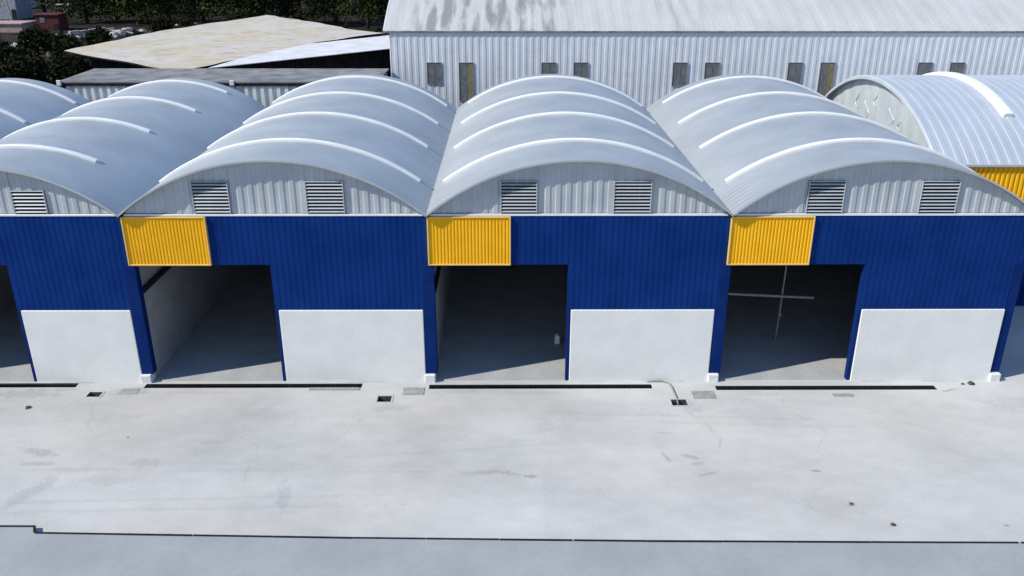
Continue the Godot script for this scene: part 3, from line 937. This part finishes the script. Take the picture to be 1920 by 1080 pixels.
func build_background() -> void:
	# trees beyond the shed
	var kinds := []
	for k in 4: kinds.append(tree_meshes(70 + k, 10.0 + k, 5.2 + .4 * k, 5200))
	var spots := []
	var g := RandomNumberGenerator.new(); g.seed = 4
	for i in 13: spots.append([lerpf(-84, -6, i / 12.0) + g.randf_range(-2, 2), -146.0 + g.randf_range(-5, 5) + (6.0 if i > 8 else 0.0)])
	for i in 12: spots.append([lerpf(-100, -4, i / 11.0) + g.randf_range(-3, 3), -170.0 + g.randf_range(-6, 6)])
	for i in spots.size():
		var k: int = (i * 3 + i / 4) % 4
		var row := "front" if i < 13 else "rear"
		var nth := ["first", "second", "third", "fourth", "fifth", "sixth", "seventh", "eighth", "ninth", "tenth", "eleventh", "twelfth", "thirteenth"]
		var lab := "dark tree beyond the shed, %s from the left in the %s row of trees" % [nth[i if i < 13 else i - 13], row]
		var t := thing("tree", lab, "tree", Vector3(spots[i][0], TERRAIN_Y, spots[i][1]), "trees in the %s row beyond the shed" % row)
		t.rotation.y = g.randf() * TAU
		var s := g.randf_range(.85, 1.2)
		t.scale = Vector3(s, s, s)
		part("trunk", kinds[k][0], M.bark, t)
		part("crown", kinds[k][1], M.leaf if (i % 3) != 1 else M.leaf_dark, t)
	# bushes in the rough ground
	var bush: Array = tree_meshes(99, 2.6, 1.9, 1500)
	var bs := [[-70, -104], [-66, -99], [-61, -95], [-58, -90], [-55, -84], [-60, -103], [-50, -84], [-52, -97], [-47, -90], [-57, -120], [-50, -112], [-44, -118], [-38, -116], [-30, -112], [-24, -104], [-18, -98], [-47, -130], [-36, -128], [-72, -95], [-66, -88], [-60, -80], [-56, -75], [-50, -76], [-47, -66], [-52, -69], [-49, -72], [-55, -66], [-60, -72], [-46, -74], [-64, -76], [-58, -62]]
	for b in bs:
		var t := thing("bush", "low dark bush in the rough ground around the sandy-roofed shed", "bush", Vector3(b[0], TERRAIN_Y, b[1]), "bushes in the rough ground")
		t.rotation.y = g.randf() * TAU
		part("stem", bush[0], M.bark, t)
		part("foliage", bush[1], M.leaf_dark, t)
	# rubble: pale blocks and boards strewn along the edge of the rough ground
	var line := [Vector2(-75.9, -112), Vector2(-74.7, -121.7), Vector2(-75.1, -136.7), Vector2(-66, -140)]
	for i in 54:
		var p: Vector2
		if i < 22:
			var f := i / 21.0
			p = Vector2(lerpf(-76, -56, f), lerpf(-108, -136, f)) + Vector2(g.randf_range(-2, 2), g.randf_range(-4, 4))
		elif i < 38:
			var f := (i - 22) / 15.0
			p = Vector2(lerpf(-69, -48, f), lerpf(-98, -92, f)) + Vector2(g.randf_range(-2, 2), g.randf_range(-4, 4))
		elif i < 48:
			p = Vector2(g.randf_range(-34, -16), 0); p.y = lerpf(-124, -98, (p.x + 34) / 18.0) + g.randf_range(-4, 2)
		else:
			p = Vector2(g.randf_range(-62, -40), g.randf_range(-135, -118))
		var pale := i % 3 != 2
		var o: MeshInstance3D
		if i % 4 == 0:
			var l := g.randf_range(1.6, 4.2)
			o = part("board", box(Vector3(-l / 2, 0, -.35), Vector3(l / 2, .16, .35), .02), M.rubble if pale else M.rubble_dark, self, Vector3(p.x, TERRAIN_Y + .3, p.y))
			tag(o, "flat board lying in the rubble beyond the left vaults", "board", "boards in the rubble")
			o.rotation = Vector3(g.randf_range(-.2, .2), g.randf_range(-.5, .5), g.randf_range(-.12, .12))
		else:
			o = part("rubble_block", rock(g.randf_range(.35, .85), 500 + i % 6), M.rubble if pale else M.rubble_dark, self, Vector3(p.x, TERRAIN_Y + .2, p.y))
			tag(o, "pale lump of rubble in the rough ground beyond left vaults" if pale else "dark lump of rubble in the rough ground beyond left vaults", "rubble", "pale rubble lumps" if pale else "dark rubble lumps")
			o.rotation.y = g.randf() * TAU
	var route := [Vector2(-68.4, -102.0), Vector2(-67.4, -118.4), Vector2(-65.4, -130.8), Vector2(-57.0, -144.0)]
	for i in 20:
		var f := i / 19.0 * 2.98
		var p: Vector2 = route[int(f)].lerp(route[int(f) + 1], f - int(f)) + Vector2(g.randf_range(-1.5, 1.5), g.randf_range(-2, 2))
		var o := part("rubble_block", rock(g.randf_range(.4, .9), 500 + i % 6), M.rubble, self, Vector3(p.x, TERRAIN_Y + .3, p.y))
		tag(o, "pale lump of rubble in the rough ground beyond left vaults", "rubble", "pale rubble lumps")
		o.rotation.y = g.randf() * TAU
	# low pale wall running along the rough ground
	var lw := thing("low_wall", "low broken pale wall at the far left before the trees", "wall", Vector3(0, TERRAIN_Y, 0))
	var a := Vector2(-76.0, -113.5)
	for i in 9:
		var b := a + Vector2(.55 + g.randf_range(-.2, .3), -2.0)
		var hgt := g.randf_range(.5, 1.0)
		var ws := begin()
		var d := b - a
		var yaw := atan2(-d.y, d.x)
		add_box(ws, Vector3(0, -.05, -.25), Vector3(d.length() - .08, hgt, .25), .05, Transform3D(Basis(Vector3.UP, yaw), Vector3(a.x, 0, a.y)))
		part("block", ws.commit(), M.rubble, lw)
		a = b
	# houses at the far left
	house(Vector3(-103, TERRAIN_Y, -158), Vector3(7, 5.0, 6), M.house_grey, M.house_grey, "grey flat-roofed house at the far left beside the trees")
	house(Vector3(-118, TERRAIN_Y, -186), Vector3(9, 6.0, 7), M.house_grey, M.shed_white, "pale-roofed grey house furthest back at the far left")
	house(Vector3(-88, TERRAIN_Y, -131), Vector3(6.5, 1.4, 5), M.house_pink, M.house_pink, "low pinkish outbuilding at the far left")
	house(Vector3(-82, TERRAIN_Y, -134), Vector3(4.0, 2.6, 3.4), M.house_red, M.house_red, "small dark red hut at the far left before the trees")
	house(Vector3(-93, TERRAIN_Y, -163), Vector3(3.0, 2.4, 3.0), M.shed_white, M.shed_white, "small white hut beside the grey house at the far left")
	var pole := thing("pole", "slim pale pole standing before the grey house at far left", "pole", Vector3(-93, TERRAIN_Y, -141))
	part("shaft", bar(Vector3(0, 0, 0), Vector3(-.6, 5.5, 0), .28), M.rubble, pole)
	part("arm", bar(Vector3(-.6, 5.3, 0), Vector3(.5, 5.6, 0), .14), M.rubble, pole)

func house(at: Vector3, size: Vector3, wall: Material, roofm: Material, label: String) -> void:
	var t := thing("house", label, "house", at)
	part("wall", box(Vector3(-size.x / 2, 0, -size.z / 2), Vector3(size.x / 2, size.y, size.z / 2), .04), wall, t)
	part("roof", box(Vector3(-size.x / 2 - .25, size.y + .004, -size.z / 2 - .25), Vector3(size.x / 2 + .25, size.y + .22, size.z / 2 + .25), .04), roofm, t)
	if size.y > 2.0:
		for i in int(size.x / 2.4):
			var w := part("window", box(Vector3(0, 0, 0), Vector3(.9, 1.0, .05), .01), M.grey_roof, t, Vector3(-size.x / 2 + .7 + i * 2.2, size.y * .5, size.z / 2 + .004))
			part("pane", box(Vector3(.08, .08, .052), Vector3(.82, .92, .07)), M.pane_grey, w)
		var d := part("door", box(Vector3(0, 0, 0), Vector3(.9, min(2.0, size.y * .45), .06), .01), M.dark_metal, t, Vector3(size.x / 2 - 1.1, 0, size.z / 2 + .004))
		part("handle", box(Vector3(.1, .9, .062), Vector3(.14, 1.0, .1)), M.steel, d)

func build_interior_things() -> void:
	var t := thing("cross_frame", "slim pale steel post with a crossbar inside the right doorway", "post", Vector3(10.55, .012, -3.3))
	part("post", bar(Vector3(-.05, 0, 0), Vector3(.03, 4.6, 0), .055), M.steel, t)
	part("crossbar", bar(Vector3(-2.3, 1.98, .06), Vector3(1.2, 1.80, .06), .09), M.steel, t)
	part("base_plate", box(Vector3(-.17, 0, -.12), Vector3(.07, .015, .12), .004), M.steel, t)
	part("clamp", box(Vector3(-.06, 1.0, -.06), Vector3(.05, 1.12, .06), .01), M.steel, t)
	var c := thing("jerrycan", "small white can on the floor inside the middle doorway", "can", Vector3(1.93, .012, -3.0))
	part("body", box(Vector3(-.10, 0, -.14), Vector3(.10, .34, .14), .03), M.can, c)
	part("cap", box(Vector3(-.04, .34, .04), Vector3(.04, .39, .11), .01), M.can, c)
	part("handle", bar(Vector3(0, .355, -.11), Vector3(0, .375, .03), .03), M.can, c)

# ------------------------------------------------------------------
func _ready() -> void:
	rng.seed = 77
	var cam := Camera3D.new()
	cam.name = "camera"
	add_child(cam)
	cam.position = Vector3(0, 14.48, 26.74)
	cam.rotation = Vector3(-.388, -.006, .001)
	cam.fov = rad_to_deg(2.0 * atan(540.0 / 1595.6))
	cam.near = .1
	cam.far = 3000.0
	cam.current = true
	var env := Environment.new()
	var sky := Sky.new()
	var sm := ProceduralSkyMaterial.new()
	sm.sky_top_color = Color(.32, .49, .72)
	sm.sky_horizon_color = Color(.76, .82, .88)
	sm.sky_curve = .24
	sm.ground_horizon_color = Color(.60, .66, .72)
	sm.ground_bottom_color = Color(.35, .36, .37)
	sm.sun_angle_max = 0.0
	sky.sky_material = sm
	env.sky = sky
	env.background_mode = Environment.BG_SKY
	env.background_energy_multiplier = 1.0
	env.tonemap_mode = Environment.TONE_MAPPER_LINEAR
	env.tonemap_exposure = 1.35
	env.sdfgi_enabled = true
	env.ssao_enabled = true
	env.ssil_enabled = true
	var we := WorldEnvironment.new()
	we.name = "world_environment"
	we.environment = env
	add_child(we)
	var sun := DirectionalLight3D.new()
	sun.name = "sun"
	add_child(sun)
	var el := deg_to_rad(41.0)
	sun.look_at_from_position(Vector3.ZERO, Vector3(cos(el) * .938, -sin(el), -cos(el) * .347), Vector3.UP)
	sun.light_energy = 1.25
	sun.light_color = Color(1.0, .985, .935)
	sun.light_angular_distance = .6
	sun.shadow_enabled = true

	make_materials()
	build_yard()
	var full := [[.45, 9.5], [.55, 9.35], [.6, 9.4], [.7, 9.5]]
	var short := [[.45, 8.0], [.55, 7.95], [.6, 8.15], [.7, 8.1]]
	var mid := [[.45, 9.3], [.55, 9.3], [.6, 9.2], [.7, 9.2]]
	make_unit(-30.24, 8.8, "leftmost vaulted warehouse, only the top of its roof in view", mid, false, true)
	make_unit(-21.44, 8.8, "blue and white vaulted warehouse cut by the left edge, its roof strips short", short)
	make_unit(-12.64, 10.0, "blue vaulted warehouse with the leftmost yellow panel over its doorway", full)
	make_unit(-2.64, 10.0, "blue vaulted warehouse in the middle, between two others with yellow panels", full)
	make_unit(7.36, 10.0, "blue vaulted warehouse with a pale cross frame inside its doorway", full, true)
	build_cross_vault()
	build_big_building()
	build_lean_to()
	build_shed()
	build_background()
	build_interior_things()
